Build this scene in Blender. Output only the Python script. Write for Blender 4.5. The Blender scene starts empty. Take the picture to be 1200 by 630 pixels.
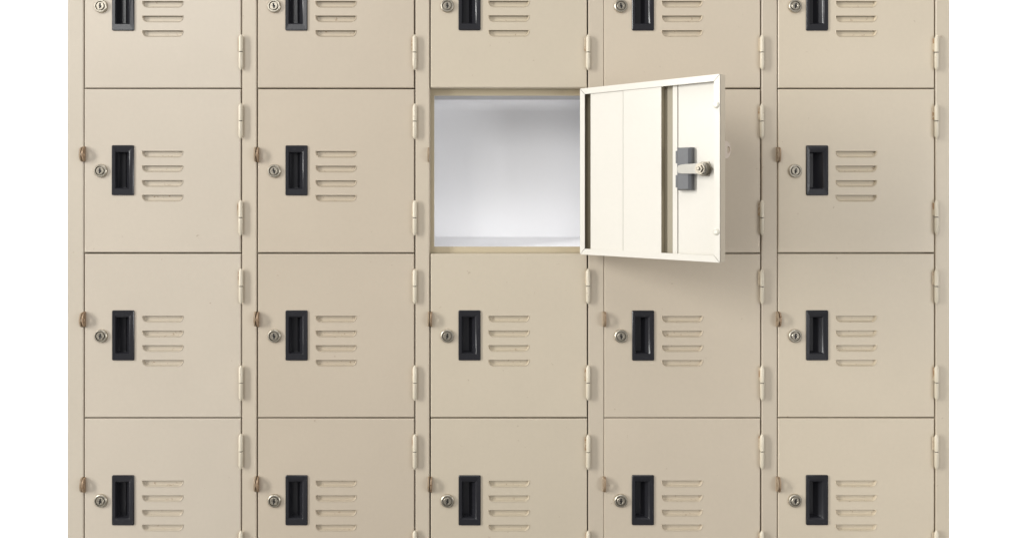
import bpy, math, random
from mathutils import Vector, Matrix
random.seed(7)
R = math.radians
S = 0.0015                 # metres per unit; a door is 185 units wide
CX, CY = 595.0, 228.0      # the point of the front plane straight ahead of the camera
CAMD = 1000.0
FLOOR = 716.0
sc = bpy.context.scene
col = sc.collection

def W(x, y, z=0.0):        # front-plane units -> metres
    return Vector(((x - CX) * S, -z * S, (FLOOR - y) * S))

# ------------------------------------------------------------------ materials
def new_mat(name):
    m = bpy.data.materials.new(name); m.use_nodes = True
    nt = m.node_tree; b = nt.nodes['Principled BSDF']
    return m, nt, b

def paint(name, rgb, rough=0.42, var=0.035, bump=0.05, speck=0.0, speck_rgb=(0.25, 0.14, 0.06), speck_scale=90, wave=0.25, coord='Object'):
    m, nt, b = new_mat(name); N, L = nt.nodes, nt.links
    tc = N.new('ShaderNodeTexCoord'); oi = N.new('ShaderNodeObjectInfo')
    add = N.new('ShaderNodeVectorMath'); add.operation = 'ADD'
    sc_ = N.new('ShaderNodeVectorMath'); sc_.operation = 'SCALE'; sc_.inputs['Scale'].default_value = 37.0
    cmb = N.new('ShaderNodeCombineXYZ')
    for k in range(3): L.new(oi.outputs['Random'], cmb.inputs[k])
    L.new(cmb.outputs[0], sc_.inputs[0]); L.new(tc.outputs[coord], add.inputs[0]); L.new(sc_.outputs[0], add.inputs[1])
    V = add.outputs[0]
    n1 = N.new('ShaderNodeTexNoise'); n1.inputs['Scale'].default_value = 5; n1.inputs['Detail'].default_value = 4; L.new(V, n1.inputs['Vector'])
    n2 = N.new('ShaderNodeTexNoise'); n2.inputs['Scale'].default_value = 160; n2.inputs['Detail'].default_value = 3; L.new(V, n2.inputs['Vector'])
    mx = N.new('ShaderNodeMath'); mx.operation = 'MULTIPLY_ADD'; mx.inputs[1].default_value = 2 * var; mx.inputs[2].default_value = 1 - var
    L.new(n1.outputs['Fac'], mx.inputs[0])
    mf = N.new('ShaderNodeMath'); mf.operation = 'MULTIPLY_ADD'; mf.inputs[1].default_value = var; mf.inputs[2].default_value = 1 - var / 2
    L.new(n2.outputs['Fac'], mf.inputs[0])
    mr = N.new('ShaderNodeMath'); mr.operation = 'MULTIPLY_ADD'; mr.inputs[1].default_value = 0.02; mr.inputs[2].default_value = 0.99
    L.new(oi.outputs['Random'], mr.inputs[0])
    p1 = N.new('ShaderNodeMath'); p1.operation = 'MULTIPLY'; L.new(mx.outputs[0], p1.inputs[0]); L.new(mf.outputs[0], p1.inputs[1])
    p2 = N.new('ShaderNodeMath'); p2.operation = 'MULTIPLY'; L.new(p1.outputs[0], p2.inputs[0]); L.new(mr.outputs[0], p2.inputs[1])
    tint = N.new('ShaderNodeVectorMath'); tint.operation = 'MULTIPLY'; tint.inputs[1].default_value = rgb
    L.new(oi.outputs['Color'], tint.inputs[0])          # multiplied by the object's tint, set per column
    cs = N.new('ShaderNodeVectorMath'); cs.operation = 'SCALE'; L.new(tint.outputs[0], cs.inputs[0]); L.new(p2.outputs[0], cs.inputs['Scale'])
    out = cs.outputs[0]
    if speck > 0:
        n3 = N.new('ShaderNodeTexNoise'); n3.inputs['Scale'].default_value = speck_scale; n3.inputs['Detail'].default_value = 5; n3.inputs['Roughness'].default_value = 0.7
        L.new(V, n3.inputs['Vector'])
        rp = N.new('ShaderNodeMapRange'); rp.inputs['From Min'].default_value = 0.72 - speck; rp.inputs['From Max'].default_value = 0.80 - speck
        L.new(n3.outputs['Fac'], rp.inputs['Value'])
        mm = N.new('ShaderNodeMath'); mm.operation = 'MULTIPLY'; mm.inputs[1].default_value = 0.75; L.new(rp.outputs[0], mm.inputs[0])
        mix = N.new('ShaderNodeMix'); mix.data_type = 'RGBA'
        L.new(mm.outputs[0], mix.inputs['Factor']); L.new(out, mix.inputs['A']); mix.inputs['B'].default_value = (*speck_rgb, 1)
        out = mix.outputs['Result']
    L.new(out, b.inputs['Base Color'])
    b.inputs['Roughness'].default_value = rough
    # long soft dents of thin sheet steel, then fine orange peel
    bw = N.new('ShaderNodeBump'); bw.inputs['Strength'].default_value = wave; bw.inputs['Distance'].default_value = 0.004
    nw = N.new('ShaderNodeTexNoise'); nw.inputs['Scale'].default_value = 6.5; nw.inputs['Detail'].default_value = 1; L.new(V, nw.inputs['Vector'])
    L.new(nw.outputs['Fac'], bw.inputs['Height'])
    bf = N.new('ShaderNodeBump'); bf.inputs['Strength'].default_value = bump; bf.inputs['Distance'].default_value = 0.0006
    nf = N.new('ShaderNodeTexNoise'); nf.inputs['Scale'].default_value = 420; nf.inputs['Detail'].default_value = 2; L.new(V, nf.inputs['Vector'])
    L.new(nf.outputs['Fac'], bf.inputs['Height']); L.new(bw.outputs[0], bf.inputs['Normal']); L.new(bf.outputs[0], b.inputs['Normal'])
    return m

BEIGE = (0.605, 0.526, 0.418)
M_beige = paint('beige_enamel', BEIGE, rough=0.38, var=0.05, speck=0.035, speck_scale=60, wave=0.35)
M_louver = paint('beige_enamel_louver', (0.57, 0.49, 0.375), speck=0.11, speck_scale=160, wave=0.0)  # enamel darkened slightly, shade of the slots put into the colour
M_hinge = paint('cream_hinge_paint', (0.70, 0.63, 0.50), rough=0.3, speck=0.10, speck_scale=150, wave=0.0)
M_leaf = paint('rusting_hinge_leaf', (0.62, 0.53, 0.40), rough=0.5, speck=0.24, speck_scale=70, speck_rgb=(0.33, 0.17, 0.06), wave=0.0)
M_cream = paint('cream_inner_paint', (0.72, 0.685, 0.625), rough=0.4, speck=0.0, wave=0.15)
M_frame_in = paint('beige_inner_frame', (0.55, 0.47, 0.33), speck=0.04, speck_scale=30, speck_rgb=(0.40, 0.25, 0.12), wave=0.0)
M_liner_side = paint('grey_lining_side', (0.60, 0.60, 0.61), rough=0.6, wave=0.0)  # white lining's sides, greyed to cut light bounced onto the back
M_liner_top = paint('lining_top_shade_grey', (0.45, 0.45, 0.455), rough=0.6, wave=0.0)  # ceiling of the white lining, greyed to paint in shade
M_cavity = paint('shade_brown_inner_sheet', (0.34, 0.295, 0.215), rough=0.5, var=0.1, wave=0.0)  # dark brown paints in the shade of the door's inner gaps
M_rivet = paint('cream_stud', (0.72, 0.69, 0.61), rough=0.35, wave=0.0)
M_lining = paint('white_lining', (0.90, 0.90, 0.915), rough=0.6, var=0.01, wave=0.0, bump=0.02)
M_eye = paint('worn_steel_eye', (0.40, 0.28, 0.18), rough=0.35, speck=0.16, speck_scale=200, speck_rgb=(0.16, 0.07, 0.03), wave=0.0)
M_eye.node_tree.nodes['Principled BSDF'].inputs['Metallic'].default_value = 0.35
M_eye_pale = paint('shade_lifted_eye', (0.66, 0.56, 0.47), rough=0.4, speck=0.08, speck_scale=180, wave=0.0)  # eye colour lightened to offset the shade behind the open door
M_eye_paint = paint('painted_eye', (0.36, 0.27, 0.18), rough=0.36, speck=0.14, speck_scale=180, wave=0.0)
M_black = paint('black_plastic', (0.020, 0.020, 0.024), rough=0.24, var=0.12, bump=0.12, wave=0.0)
M_greyp = paint('grey_plastic_back', (0.125, 0.128, 0.137), rough=0.45, var=0.2, bump=0.2, wave=0.0)
M_nickel = paint('nickel', (0.52, 0.475, 0.395), rough=0.36, var=0.08, bump=0.1, speck=0.06, speck_scale=260, wave=0.0)
M_nickel.node_tree.nodes['Principled BSDF'].inputs['Metallic'].default_value = 0.85
M_plate = paint('bright_plated_cam', (0.34, 0.325, 0.29), rough=0.42, var=0.08, bump=0.1, speck=0.05, speck_scale=200, wave=0.0)
M_plate.node_tree.nodes['Principled BSDF'].inputs['Metallic'].default_value = 0.3
M_nut = paint('dull_nickel', (0.30, 0.27, 0.22), rough=0.4, var=0.1, bump=0.1, wave=0.0)
M_nut.node_tree.nodes['Principled BSDF'].inputs['Metallic'].default_value = 0.6
M_slot = paint('dark_keyway', (0.015, 0.012, 0.01), rough=0.6, wave=0.0)
M_floor = paint('grey_floor', (0.10, 0.098, 0.095), rough=0.6, wave=0.0)
M_white = paint('white_backdrop', (0.9, 0.9, 0.9), rough=0.8, var=0.0, bump=0.0, wave=0.0)

# ------------------------------------------------------------------ mesh builder (x right, y down, z to the camera, in units)
class MB:
    def __init__(s): s.v = []; s.f = []; s.m = []; s.mats = []
    def mi(s, mat):
        if mat not in s.mats: s.mats.append(mat)
        return s.mats.index(mat)
    def poly(s, pts, mat):
        i = len(s.v); s.v += [tuple(p) for p in pts]; s.f.append(tuple(range(i, i + len(pts)))); s.m.append(s.mi(mat))
    def box(s, x0, x1, y0, y1, z0, z1, mat, ch=0.0):
        """box; ch chamfers the edges of its z1 face"""
        if ch:
            a = [(x0, y0), (x1, y0), (x1, y1), (x0, y1)]
            b = [(x0 + ch, y0 + ch), (x1 - ch, y0 + ch), (x1 - ch, y1 - ch), (x0 + ch, y1 - ch)]
            s.poly([(p[0], p[1], z1) for p in b], mat)
            for k in range(4):
                j = (k + 1) % 4
                s.poly([(*a[k], z1 - ch), (*a[j], z1 - ch), (*b[j], z1), (*b[k], z1)], mat)
                s.poly([(*a[k], z0), (*a[j], z0), (*a[j], z1 - ch), (*a[k], z1 - ch)], mat)
            s.poly([(p[0], p[1], z0) for p in a], mat)
        else:
            s.prism([(x0, y0), (x1, y0), (x1, y1), (x0, y1)], z0, z1, mat)
    def prism(s, pts, z0, z1, mat):
        s.poly([(x, y, z1) for x, y in pts], mat); s.poly([(x, y, z0) for x, y in reversed(pts)], mat)
        n = len(pts)
        for k in range(n):
            j = (k + 1) % n
            s.poly([(*pts[k], z0), (*pts[j], z0), (*pts[j], z1), (*pts[k], z1)], mat)
    def lathe(s, c, prof, mat, axis='z', n=28, sx=1.0):
        """prof = [(radius, along)]"""
        rings = []
        for r, a in prof:
            ring = []
            for k in range(n):
                t = 2 * math.pi * k / n
                if axis == 'z': p = (c[0] + r * math.cos(t), c[1] + r * math.sin(t), c[2] + a)
                else: p = (c[0] + r * math.cos(t), c[1] + a, c[2] + r * math.sin(t))
                ring.append(p)
            i = len(s.v); s.v += ring; rings.append(i)
        mi = s.mi(mat)
        for q in range(len(rings) - 1):
            for k in range(n):
                j = (k + 1) % n
                s.f.append((rings[q] + k, rings[q] + j, rings[q + 1] + j, rings[q + 1] + k)); s.m.append(mi)
        s.f.append(tuple(range(rings[0], rings[0] + n))); s.m.append(mi)
        s.f.append(tuple(range(rings[-1], rings[-1] + n))); s.m.append(mi)
    def grid_sheet(s, x0, x1, y0, y1, z, holes, mat):
        """rectangle at depth z minus rectangular holes"""
        xs = sorted({x0, x1, *[h[0] for h in holes], *[h[1] for h in holes]})
        ys = sorted({y0, y1, *[h[2] for h in holes], *[h[3] for h in holes]})
        for i in range(len(xs) - 1):
            for j in range(len(ys) - 1):
                mx, my = (xs[i] + xs[i + 1]) / 2, (ys[j] + ys[j + 1]) / 2
                if any(h[0] < mx < h[1] and h[2] < my < h[3] for h in holes): continue
                s.poly([(xs[i], ys[j], z), (xs[i + 1], ys[j], z), (xs[i + 1], ys[j + 1], z), (xs[i], ys[j + 1], z)], mat)
    def mesh(s, name, smooth=35):
        me = bpy.data.meshes.new(name)
        me.from_pydata([(x * S, -z * S, -y * S) for x, y, z in s.v], [], s.f)
        for m in s.mats: me.materials.append(m)
        for p, m in zip(me.polygons, s.m): p.material_index = m
        import bmesh
        bm = bmesh.new(); bm.from_mesh(me)
        bmesh.ops.remove_doubles(bm, verts=bm.verts, dist=1e-6)
        bmesh.ops.recalc_face_normals(bm, faces=bm.faces)
        bm.to_mesh(me); bm.free()
        if smooth:
            for p in me.polygons: p.use_smooth = True
            me.set_sharp_from_angle(angle=R(smooth))
        return me

def link(name, me, parent=None, loc=(0, 0, 0), rot=(0, 0, 0)):
    o = bpy.data.objects.new(name, me); col.objects.link(o)
    o.parent = parent; o.location = loc; o.rotation_euler = rot
    return o

# ------------------------------------------------------------------ layout measured on the front plane
SEAM_L = [98.2, 301.0, 503.6, 708.0, 911.2]      # left seam of each column of doors
SEAM_R = [283.2, 486.4, 689.0, 892.2, 1096.2]    # right (hinge) seam
EDGE_L, EDGE_R = 78.5, 1113.3
ROW = [-89.0, 103.8, 296.6, 489.4, 682.2]
DW, DH, T = 185.0, 192.8, 12.0                   # door pitch width, height, thickness
GAP = 0.75
PZ = 3.0                                         # hinge pin stands this far in front of the door plane

# ------------------------------------------------------------------ door mesh; origin on the hinge pin, top of the opening
def dx(off): return off - DW                     # offset from the free (left) edge -> local x
def door_mesh():
    b = MB()
    x0, x1, y0, y1 = -DW + GAP, -GAP - 0.35, GAP, DH - GAP
    zf, c = -PZ, 0.9
    louv = [(dx(67.8), dx(116.8), y, y + 7.8) for y in (73.2, 90.4, 107.5, 124.7)]
    hole = (dx(35.5), dx(57.0), 69.0, 122.5)
    hole_b = (dx(34.2), dx(50.4), 74.4, 118.0)
    b.grid_sheet(x0 + c, x1 - c, y0 + c, y1 - c, zf, louv + [hole], M_beige)
    a = [(x0, y0), (x1, y0), (x1, y1), (x0, y1)]
    i = [(x0 + c, y0 + c), (x1 - c, y0 + c), (x1 - c, y1 - c), (x0 + c, y1 - c)]
    zb = zf - T
    for k in range(4):
        j = (k + 1) % 4
        b.poly([(*a[k], zf - c), (*a[j], zf - c), (*i[j], zf), (*i[k], zf)], M_beige)
        b.poly([(*a[k], zb), (*a[j], zb), (*a[j], zf - c), (*a[k], zf - c)], M_beige)
    # pressed-in louvers: straight upper lip over an open slit, rounded lower corners
    for (lx0, lx1, ly0, ly1) in louv:
        h = ly1 - ly0; rr = 6.2; n = 7
        out = [(lx0, ly0)]
        for k in range(n + 1):
            t = math.pi / 2 * k / n
            out.append((lx0 + rr * (1 - math.cos(t)), ly1 - (h - 0.8) + (h - 0.8) * math.sin(t)))
        for k in range(n, -1, -1):
            t = math.pi / 2 * k / n
            out.append((lx1 - rr * (1 - math.cos(t)), ly1 - (h - 0.8) + (h - 0.8) * math.sin(t)))
        out.append((lx1, ly0))
        m = len(out)
        # fill the corners between the bounding rectangle and the outline
        lf = out[1:n + 2]
        b.poly([(lx0, ly1, zf)] + [(x, y, zf) for x, y in reversed(lf)], M_beige)
        rf = out[n + 2:2 * n + 3]
        b.poly([(lx1, ly1, zf)] + [(x, y, zf) for x, y in reversed(rf)], M_beige)
        xm, ym = (lx0 + lx1) / 2, ly0
        def ring(inset, depth):
            r = []
            for (x, y) in out:
                fx = (x - xm) / ((lx1 - lx0) / 2); 
                nx = x - inset * 1.1 * max(-1, min(1, fx * 1.0)) * (abs(fx) ** 6)
                ny = y - inset * max(0.0, (y - ly0) / h)
                d = depth * (0.80 + 0.20 * (1 - (ny - ly0) / h))
                r.append((nx, ny, zf - d))
            return r
        rings = [[(x, y, zf) for x, y in out], ring(0.45, -0.5), ring(0.95, 0.3), ring(1.5, 2.0), ring(2.0, 3.3)]
        for q in range(4):
            for k in range(m - 1):
                b.poly([rings[q][k], rings[q][k + 1], rings[q + 1][k + 1], rings[q + 1][k]], M_louver)
        last = rings[4]
        half = m // 2
        for k in range(half - 1):
            p, q_, r_, s_ = last[k], last[k + 1], last[m - 2 - k], last[m - 1 - k]
            if k == 0:
                p = (p[0], p[1] + 2.3, p[2] - 0.2); s_ = (s_[0], s_[1] + 2.3, s_[2] - 0.2)
            b.poly([p, q_, r_, s_], M_louver)
        # underside of the upper lip
        b.poly([(lx0, ly0, zf), (lx1, ly0, zf), (lx1, ly0 + 0.25, zf - 1.2), (lx0, ly0 + 0.25, zf - 1.2)], M_louver)
    # inner sheet with the hole for the handle, open gap beside the hinge
    ib = (x0 + 0.9, x1 - 0.9, y0 + 0.9, y1 - 0.9)
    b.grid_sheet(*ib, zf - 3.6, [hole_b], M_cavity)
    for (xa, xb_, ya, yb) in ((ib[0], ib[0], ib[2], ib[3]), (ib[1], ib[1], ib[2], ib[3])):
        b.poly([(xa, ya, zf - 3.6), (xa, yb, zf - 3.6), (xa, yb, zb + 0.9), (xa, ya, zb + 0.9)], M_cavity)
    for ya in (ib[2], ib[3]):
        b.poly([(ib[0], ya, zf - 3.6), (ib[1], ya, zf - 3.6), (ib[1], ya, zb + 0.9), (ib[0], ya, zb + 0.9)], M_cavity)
    # raised stiffener box, two folded sheets meeting in a seam
    zt = zb + 1.6
    for xa, xb_, zz in ((-61.4, -15.5, zt), (-112.5, -62.0, zt - 0.35)):
        b.poly([(xa, y0 + 1.2, zz), (xb_, y0 + 1.2, zz), (xb_, y1 - 1.2, zz), (xa, y1 - 1.2, zz)], M_cream)
        for xw in (xa, xb_):
            b.poly([(xw, y0 + 1.2, zz), (xw, y1 - 1.2, zz), (xw, y1 - 1.2, zf - 3.8), (xw, y0 + 1.2, zf - 3.8)], M_cavity)  # box walls take the same painted-in shade
    # latch-side panel with its fold
    b.box(-130.7, -125.0, y0 + 1.2, y1 - 1.2, zf - 7.6, zf - 3.8, M_cream)
    b.grid_sheet(x0 + 1.2, -131.6, y0 + 1.2, y1 - 1.2, zf - 6.9, [hole_b], M_cream)
    b.poly([(-131.6, y0 + 1.2, zf - 6.9), (-131.6, y1 - 1.2, zf - 6.9), (-131.6, y1 - 1.2, zf - 4.2), (-131.6, y0 + 1.2, zf - 4.2)], M_cream)
    # mitred return lip round the back
    Lw, g = 6.8, 0.35
    X0, X1, Y0, Y1 = x0, x1, y0, y1
    for pts in ([(X0 + g, Y0), (X1 - g, Y0), (X1 - Lw - g, Y0 + Lw), (X0 + Lw + g, Y0 + Lw)],
                [(X0 + g, Y1), (X1 - g, Y1), (X1 - Lw - g, Y1 - Lw), (X0 + Lw + g, Y1 - Lw)],
                [(X0, Y0 + g), (X0, Y1 - g), (X0 + Lw, Y1 - Lw - g), (X0 + Lw, Y0 + Lw + g)],
                [(X1, Y0 + g), (X1, Y1 - g), (X1 - Lw, Y1 - Lw - g), (X1 - Lw, Y0 + Lw + g)]):
        b.prism(pts, zb - 0.02, zb + 0.8, M_cream)
    # weld studs on the latch side
    for yy in (32, 161):
        b.lathe((x0 + 4.0, yy, zb), [(3.4, 0.2), (3.3, -0.9), (2.0, -1.9)], M_rivet, n=20)
    return b.mesh('door', 0)

def handle_mesh():
    """recessed pull; origin on the door origin"""
    b = MB(); zf = -PZ
    ox0, ox1, oy0, oy1 = dx(33.3), dx(59.2), 66.6, 125.2
    rx0, rx1, ry0, ry1 = dx(38.0), dx(52.0), 75.2, 116.4
    o0 = [(ox0, oy0), (ox1, oy0), (ox1, oy1), (ox0, oy1)]
    def rect(x0, x1, y0, y1, r=0.9, n=3):
        pts = []
        for (cx, cy, a0) in ((x0 + r, y0 + r, 180), (x1 - r, y0 + r, 270), (x1 - r, y1 - r, 0), (x0 + r, y1 - r, 90)):
            for k in range(n + 1):
                a = R(a0 + 90 * k / n); pts.append((cx + r * math.cos(a), cy + r * math.sin(a)))
        return pts
    rings = [
        [(*p, zf - 0.1) for p in rect(ox0, ox1, oy0, oy1, 1.4)],
        [(*p, zf + 1.1) for p in rect(ox0 + 0.1, ox1 - 0.1, oy0 + 0.1, oy1 - 0.1, 1.4)],
        [(*p, zf + 1.7) for p in rect(ox0 + 0.8, ox1 - 0.8, oy0 + 0.8, oy1 - 0.8, 1.1)],
        [(*p, zf + 1.5) for p in rect(rx0 - 1.0, rx1 + 2.4, ry0 - 2.4, ry1 + 1.4, 0.8)],
        [(*p, zf + 0.4) for p in rect(rx0 - 0.4, rx1 + 0.9, ry0 - 0.6, ry1 + 0.4, 0.6)],
        [(*p, zf - 0.8) for p in rect(rx0, rx1, ry0, ry1, 0.5)],
        [(*p, zf - 9.5) for p in rect(rx0 + 0.6, rx1 - 7.0, ry0 + 0.6, ry1 - 0.8, 0.5)],
    ]
    for q in range(len(rings) - 1):
        n = len(rings[q])
        for k in range(n):
            j = (k + 1) % n
            b.poly([rings[q][k], rings[q][j], rings[q + 1][j], rings[q + 1][k]], M_black)
    b.poly(rings[-1], M_black)
    # moulded body behind the door
    bx0, bx1, by0, by1 = dx(33.6), dx(50.9), 73.9, 118.5
    a = [(bx0, by0), (bx1, by0), (bx1, by1), (bx0, by1)]
    i = [(bx0 + 2.4, by0 + 1.2), (bx1 - 2.4, by0 + 1.2), (bx1 - 2.4, by1 - 1.2), (bx0 + 2.4, by1 - 1.2)]
    for k in range(4):
        j = (k + 1) % 4
        b.poly([(*a[k], zf - 4), (*a[j], zf - 4), (*a[j], zf - 13.2), (*a[k], zf - 13.2)], M_greyp)
        b.poly([(*a[k], zf - 13.2), (*a[j], zf - 13.2), (*i[j], zf - 16), (*i[k], zf - 16)], M_greyp)
    b.poly([(*p, zf - 16) for p in i], M_greyp)
    # clip flanges on its hinge side
    b.box(bx1, bx1 + 4.6, by0 + 3, by0 + 16, zf - 9.0, zf - 7.0, M_greyp)
    b.box(bx1, bx1 + 4.6, by1 - 16, by1 - 3, zf - 9.0, zf - 7.0, M_greyp)
    return b.mesh('recessed_handle', 30)

def lock_mesh():
    b = MB()
    b.lathe((0, 0, 0), [(7.9, -0.3), (7.9, 1.2), (7.5, 2.2), (6.7, 2.8), (5.8, 2.8), (5.3, 0.8), (4.6, 0.8)], M_nickel, n=40)
    b.lathe((0, 0, 0), [(4.5, 1.9), (4.5, 2.9), (4.1, 3.3), (2.6, 3.3), (2.3, 3.0)], M_nickel, n=32)
    b.prism([(-0.75, -3.3), (0.75, -3.3), (0.75, -0.7), (1.6, -0.4), (1.6, 1.2), (0.75, 1.5), (0.75, 3.3), (-0.75, 3.3), (-0.75, 0.9), (-1.3, 0.5), (-1.3, -0.9), (-0.75, -1.2)], 3.0, 3.36, M_slot)
    b.lathe((2.5, 1.6, 3.2), [(0.6, 0), (0.4, 0.4)], M_nickel, n=10)
    return b.mesh('cylinder_lock', 30)

def hinge_mesh():
    b = MB()
    h = 41.0; r = 2.55
    def knuckle(y0, y1, t0, t1):
        prof = []
        prof += [(0.9, y0), (1.7, y0 + 1.5), (r, y0 + 3.6)] if t0 else [(r - 0.35, y0), (r, y0 + 0.4)]
        prof += [(r, y1 - 3.6), (1.7, y1 - 1.5), (0.9, y1)] if t1 else [(r, y1 - 0.4), (r - 0.35, y1)]
        b.lathe((0, 0, 0), prof, M_hinge, axis='y', n=20)
    knuckle(0, h / 2 - 0.4, True, False); knuckle(h / 2 + 0.4, h, False, True)
    b.lathe((0, 0, 0), [(1.8, h / 2 - 0.6), (1.8, h / 2 + 0.6)], M_slot, axis='y', n=14)
    # leaf welded to the door, tucked under the barrel
    b.box(-3.7, 0, 3.5, h / 2 - 2, -2.6, -1.4, M_leaf)
    return b.mesh('hinge', 35)

def eye_mesh(name, mat, side, L=7.8, hr=2.5):
    """flat padlock eye standing out from the front: outline in (y, z), thickness in x"""
    b = MB()
    hw = 8.8; n = 14
    outer = [(-hw, -2.0)] + [(-hw * math.cos(math.pi * k / n), 1.2 + (L - 1.2) * math.sin(math.pi * k / n)) for k in range(n + 1)] + [(hw, -2.0)]
    cz = L / 2 + 0.1
    m = len(outer); inner = []
    for (y, z) in outer:
        a = math.atan2(z - cz, y); inner.append((hr * math.cos(a), cz + hr * math.sin(a)))
    x0, x1 = (0.15, 1.75) if side > 0 else (-1.75, -0.15)
    for k in range(m):
        j = (k + 1) % m
        o1, o2, i1, i2 = outer[k], outer[j], inner[k], inner[j]
        for x in (x0, x1): b.poly([(x, *o1), (x, *o2), (x, *i2), (x, *i1)], mat)
        b.poly([(x0, *o1), (x0, *o2), (x1, *o2), (x1, *o1)], mat)
        b.poly([(x0, *i1), (x0, *i2), (x1, *i2), (x1, *i1)], mat)
    return b.mesh(name, 30)

ME = dict(door=door_mesh(), handle=handle_mesh(), lock=lock_mesh(), hinge=hinge_mesh(),
          eye=eye_mesh('padlock_eye', M_eye, 1), eye_open=eye_mesh('padlock_eye_pale', M_eye_pale, 1, 10.2, 3.6), feye=eye_mesh('frame_padlock_eye', M_eye_paint, -1))

# ------------------------------------------------------------------ the bank of lockers
bank = bpy.data.objects.new('locker_bank', None); col.objects.link(bank)
bank.location = W(CX, FLOOR, 0)
bank['label'] = 'bank of beige metal lockers, five columns of small doors, one door standing open'
bank['category'] = 'lockers'
def rel(x, y, z=0.0): return W(x, y, z) - bank.location

DEP = 300.0
TOP, BOT = ROW[0], ROW[-1]
sp = MB(); sp.box(EDGE_L, EDGE_L + 2, TOP - 18, FLOOR, -DEP, -2.2, M_beige); 
def pmesh(mb, name, smooth=0):
    me = mb.mesh(name, smooth); return me
def part(name, mb, smooth=0, parent=bank):
    """mesh given in plane units, placed under the bank"""
    me = mb.mesh(name, smooth)
    o = link(name, me, parent); o.location = rel(0, 0, 0) if parent is bank else (0, 0, 0)
    return o
part('side_panel', sp)
sp = MB(); sp.box(EDGE_R - 2, EDGE_R, TOP - 18, FLOOR, -DEP, -2.2, M_beige); part('side_panel', sp)
sp = MB(); sp.box(EDGE_L + 2.2, EDGE_R - 2.2, TOP - 18, FLOOR, -DEP, -DEP + 2, M_beige); part('back_panel', sp)
sp = MB(); sp.box(EDGE_L + 2.2, EDGE_R - 2.2, TOP - 18, TOP - 15, -DEP + 2.2, -2.2, M_beige); part('top_panel', sp)
sp = MB(); sp.box(EDGE_L + 20, EDGE_R - 20, TOP - 18, TOP - 0.4, -2.4, 0, M_beige, 0.7); part('top_rail', sp)
sp = MB(); sp.box(EDGE_L + 20, EDGE_R - 20, BOT + 0.4, FLOOR, -2.4, 0, M_beige, 0.7); part('plinth', sp)
posts = [(EDGE_L, SEAM_L[0])] + [(SEAM_R[k], SEAM_L[k + 1]) for k in range(4)] + [(SEAM_R[4], EDGE_R)]
for (a, b_) in posts:
    sp = MB(); l = 0 if a == EDGE_L else 0.45; r = 0 if b_ == EDGE_R else 0.45
    sp.box(a + l, b_ - r, TOP - 18, FLOOR, -12, 0, M_beige, 0.8)
    po = part('post', sp)
    if a == EDGE_L: po.color = (0.99, 1.01, 1.04, 1)
    if b_ == EDGE_R: po.color = (1.05, 1.05, 1.03, 1)
# dividers and shelves inside, with the door stops round every opening
for k in range(4):
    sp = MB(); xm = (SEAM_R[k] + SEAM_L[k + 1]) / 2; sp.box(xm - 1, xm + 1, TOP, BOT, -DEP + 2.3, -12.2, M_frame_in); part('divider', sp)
for y in ROW[1:-1]:
    for k in range(5):
        xa = EDGE_L + 2.2 if k == 0 else (SEAM_R[k - 1] + SEAM_L[k]) / 2 + 1.2
        xb = EDGE_R - 2.2 if k == 4 else (SEAM_R[k] + SEAM_L[k + 1]) / 2 - 1.2
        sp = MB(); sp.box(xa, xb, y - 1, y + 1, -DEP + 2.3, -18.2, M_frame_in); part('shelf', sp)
for c in range(5):
    for r in range(4):
        x0, x1, y0, y1 = SEAM_L[c] - 2.5, SEAM_R[c] + 2.5, ROW[r] + 0.05, ROW[r + 1] - 0.05
        ix0, ix1, iy0, iy1 = SEAM_L[c] + 3.9, SEAM_R[c] - 3.9, ROW[r] + 6.6, ROW[r + 1] - 6.8
        sp = MB()
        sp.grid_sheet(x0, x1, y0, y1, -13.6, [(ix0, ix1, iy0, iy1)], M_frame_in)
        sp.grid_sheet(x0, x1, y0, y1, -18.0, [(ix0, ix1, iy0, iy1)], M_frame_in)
        ring = [(ix0, iy0), (ix1, iy0), (ix1, iy1), (ix0, iy1)]
        orng = [(x0, y0), (x1, y0), (x1, y1), (x0, y1)]
        for k in range(4):
            j = (k + 1) % 4
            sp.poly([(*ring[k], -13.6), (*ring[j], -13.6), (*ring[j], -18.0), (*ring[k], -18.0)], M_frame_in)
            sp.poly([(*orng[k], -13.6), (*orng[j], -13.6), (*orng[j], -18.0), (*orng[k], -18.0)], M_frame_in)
        part('door_stop', sp)
# white lining of the open compartment
OC, OR = 2, 1
LD = 100.0
sp = MB()
lx0, lx1, ly0, ly1 = SEAM_L[OC] + 2.6, SEAM_R[OC] - 2.6, ROW[OR] + 5.4, ROW[OR + 1] - 5.6
zf_, zb_ = -18.4, -18.4 - LD
yb = 284.0
q = lambda x, y, z: (x, y, z)
bx0, bx1 = 496.6, 696.4                       # the sides flare out to the dividers
cov = [(ly0, zf_)]                             # ceiling, cove, back, small cove, floor falling to a sunk front edge
for k in range(0, 11):
    t = math.pi / 2 * k / 10
    cov.append((105.4 + 14 * (1 - math.cos(t)), zb_ + 14 - 14 * math.sin(t)))
cov += [(yb - 2, zb_), (yb - 0.6, zb_ + 0.5), (yb, zb_ + 2), (295.2, zf_)]
def sx(z, a_, b_): return a_ + (b_ - a_) * (zf_ - z) / (zf_ - zb_)
for k in range(len(cov) - 1):
    (ya, za), (yb_, zb2) = cov[k], cov[k + 1]
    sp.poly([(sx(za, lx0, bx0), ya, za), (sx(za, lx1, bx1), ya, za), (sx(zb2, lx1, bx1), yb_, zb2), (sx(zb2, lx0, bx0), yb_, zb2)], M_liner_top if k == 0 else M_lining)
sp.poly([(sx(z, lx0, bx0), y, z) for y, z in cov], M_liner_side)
sp.poly([(sx(z, lx1, bx1), y, z) for y, z in cov], M_liner_side)
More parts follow.
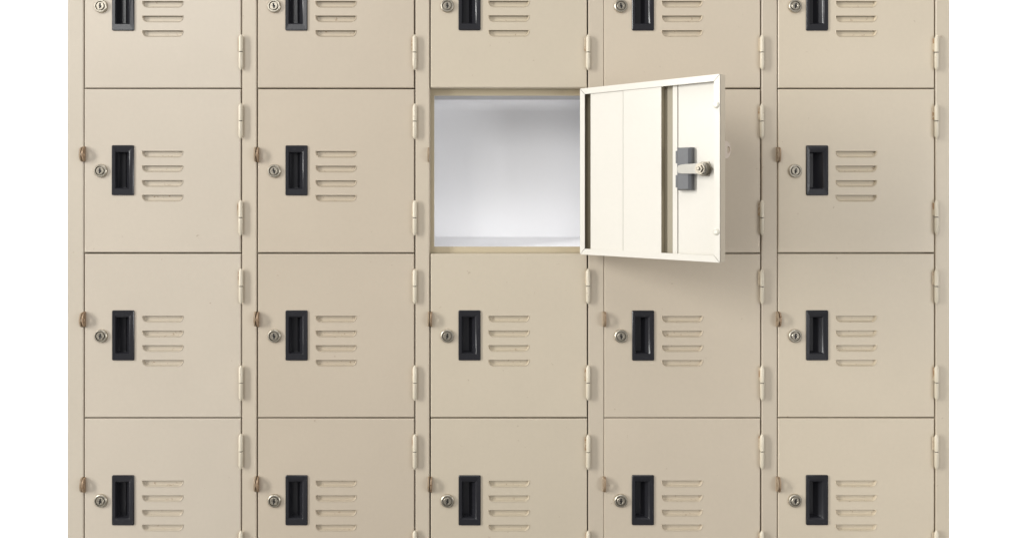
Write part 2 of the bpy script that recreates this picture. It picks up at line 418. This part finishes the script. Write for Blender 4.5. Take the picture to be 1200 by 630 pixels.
lining = part('lining', sp, 50)
lining['label'] = 'white lining of the open compartment'

# doors
rnd = random.Random(3)
OPEN = 137.4
TINT = [(1.01, 1.025, 1.06), (0.95, 0.94, 0.935), (1.02, 1.025, 1.01), (1.03, 1.025, 1.02), (1.10, 1.10, 1.08)]
for r in range(4):
    for c in range(5):
        is_open = (c, r) == (OC, OR)
        d = link('door', ME['door'], bank, rel(SEAM_R[c] - (1.2 if is_open else rnd.uniform(-0.2, 0.2)), ROW[r] + rnd.uniform(-0.2, 0.2), PZ))
        d.color = (*TINT[c], 1)
        d.rotation_euler = (0, R(rnd.uniform(-0.07, 0.07)), 0)
        if is_open:
            d.rotation_euler = (0, 0, R(OPEN))
            d.scale = (0.975, 1, 0.998); d.location.z -= 1.4 * S
            d['label'] = 'door swung wide open, cream inner side showing'
        link('recessed_handle', ME['handle'], d)
        lk = link('cylinder_lock', ME['lock'], d, (dx(20.3) * S, PZ * S, -96.6 * S), (0, R(rnd.uniform(-14, 14)), 0))
        for yo in (18.0, 130.5):
            link('hinge', ME['hinge'], d, (0, 0, -(yo + rnd.uniform(-0.4, 0.4)) * S), (0, 0, R(rnd.uniform(-20, 20))))
        link('padlock_eye', ME['eye_open' if is_open else 'eye'], d, (dx(0.6) * S, PZ * S, -(77.4 + rnd.uniform(-0.5, 0.5)) * S), (0, 0, R(rnd.uniform(-3, 3))))
        link('frame_eye', ME['feye'], bank, rel(SEAM_L[c] - 0.1, ROW[r] + 77.2 + rnd.uniform(-0.5, 0.5), 0), (0, 0, R(rnd.uniform(-3, 3))))
        if is_open:
            b = MB(); z0 = -PZ - 6.9
            lx, ly = dx(20.3), 96.6
            b.lathe((lx, ly, z0), [(8.6, 0), (8.6, -1.2), (8.0, -1.4), (8.0, -1.5)], M_nut, n=6)
            b.lathe((lx, ly, z0), [(6.6, -1.4), (6.6, -8.2), (6.2, -8.4)], M_nut, n=28)
            for k in range(5): b.lathe((lx, ly, z0 - 2.2 - k * 1.2), [(6.9, 0), (6.9, -0.5)], M_nut, n=28)
            b.lathe((lx, ly, z0 - 11.2), [(5.6, 0), (5.6, -1.0)], M_nut, n=28)
            b.lathe((lx, ly, z0 - 12.2), [(4.2, 0), (4.2, -2.2)], M_nut, n=6)
            b.lathe((lx, ly, z0 - 14.3), [(2.0, 0), (2.0, -1.4), (1.4, -1.8)], M_nut, n=16)
            link('lock_barrel', b.mesh('lock_barrel', 30), d)
            b = MB()
            pts = [(lx - 5.2, ly - 3.5), (lx - 3, ly - 5.4), (lx + 5, ly - 5.6), (lx + 22, ly - 4.8), (lx + 26.5, ly - 3.8), (lx + 28, ly),
                   (lx + 26.5, ly + 3.8), (lx + 22, ly + 4.6), (lx + 5, ly + 5.0), (lx - 3, ly + 5.0), (lx - 5.2, ly + 3.4)]
            b.prism(pts, z0 - 11.1, z0 - 9.2, M_plate)
            link('lock_cam', b.mesh('lock_cam', 30), d)

# ------------------------------------------------------------------ white studio backdrop, one swept sheet
b = MB()
prof = [(-100, FLOOR + 2)]
for k in range(13):
    t = math.pi / 2 * k / 12
    prof.append((-600 - 300 * math.sin(t), FLOOR + 2 - 300 + 300 * math.cos(t)))
prof.append((-900, -1800))
for k in range(len(prof) - 1):
    (z0, y0), (z1, y1) = prof[k], prof[k + 1]
    b.poly([(-3200, y0, z0), (4400, y0, z0), (4400, y1, z1), (-3200, y1, z1)], M_white)
bd = link('backdrop', b.mesh('backdrop', 40)); bd.location = W(0, 0, 0)
bd['kind'] = 'structure'
b = MB()
b.poly([(-3200, FLOOR + 1, -150), (4400, FLOOR + 1, -150), (4400, FLOOR + 1, 2600), (-3200, FLOOR + 1, 2600)], M_floor)
fl = link('floor', b.mesh('floor', 0)); fl.location = W(0, 0, 0)
fl['kind'] = 'structure'

# ------------------------------------------------------------------ light
world = bpy.data.worlds.new('World'); sc.world = world; world.use_nodes = True
bg = world.node_tree.nodes['Background']; bg.inputs[0].default_value = (1.0, 0.99, 0.97, 1); bg.inputs[1].default_value = 0.288

def area(name, loc, target, sx, sy, power, rgb=(1, 1, 1)):
    l = bpy.data.lights.new(name, 'AREA'); l.shape = 'RECTANGLE'; l.size = sx; l.size_y = sy; l.energy = power; l.color = rgb
    o = bpy.data.objects.new(name, l); col.objects.link(o); o.location = loc
    o.rotation_euler = (Vector(target) - Vector(loc)).to_track_quat('-Z', 'Y').to_euler()
    return o
ctr = W(CX, CY, 0)
area('side_softbox', ctr + Vector((-5.6, -2.7, 1.4)), ctr + Vector((0, 0, 0.0)), 0.9, 4.4, 330, (1, 0.99, 0.96))
area('top_softbox', ctr + Vector((0.1, -2.3, 3.3)), ctr, 3.2, 1.2, 30, (1, 1, 1))
area('key_softbox', ctr + Vector((-2.0, -3.7, 1.6)), ctr + Vector((0.2, 0, -0.35)), 1.3, 1.3, 37, (1, 0.995, 0.98))
area('fill_softbox', ctr + Vector((3.6, -3.7, -0.1)), ctr + Vector((0.3, 0, -0.2)), 2.2, 1.0, 66, (1, 1, 1))
# added helper lamp hidden behind the compartment lip, brightening the lining from below
st = area('added_lining_lamp', W(595, 292.6, -21.0), W(595, 242.6, -71.0), 180 * S, 3.4 * S, 0.108, (0.97, 0.98, 1.0))
for sx in (-1, 1):
    area('backdrop_light', ctr + Vector((sx * 1.3, 0.7, 1.8)), ctr + Vector((sx * 1.2, 1.1, -0.5)), 1.2, 0.4, 170)

# ------------------------------------------------------------------ camera
cam = bpy.data.cameras.new('Camera'); co = bpy.data.objects.new('Camera', cam); col.objects.link(co)
co.location = W(CX, CY, CAMD); co.rotation_euler = (R(90), 0, 0)
cam.sensor_fit = 'HORIZONTAL'; cam.sensor_width = 36; cam.lens = 36 * CAMD / 1200
cam.shift_x = (600 - CX) / 1200; cam.shift_y = -(315 - CY) / 1200
cam.clip_start = 0.05; cam.clip_end = 100
sc.camera = co
sc.render.engine = 'CYCLES'
sc.view_settings.view_transform = 'Standard'; sc.view_settings.look = 'None'
sc.view_settings.exposure = 0; sc.view_settings.gamma = 1
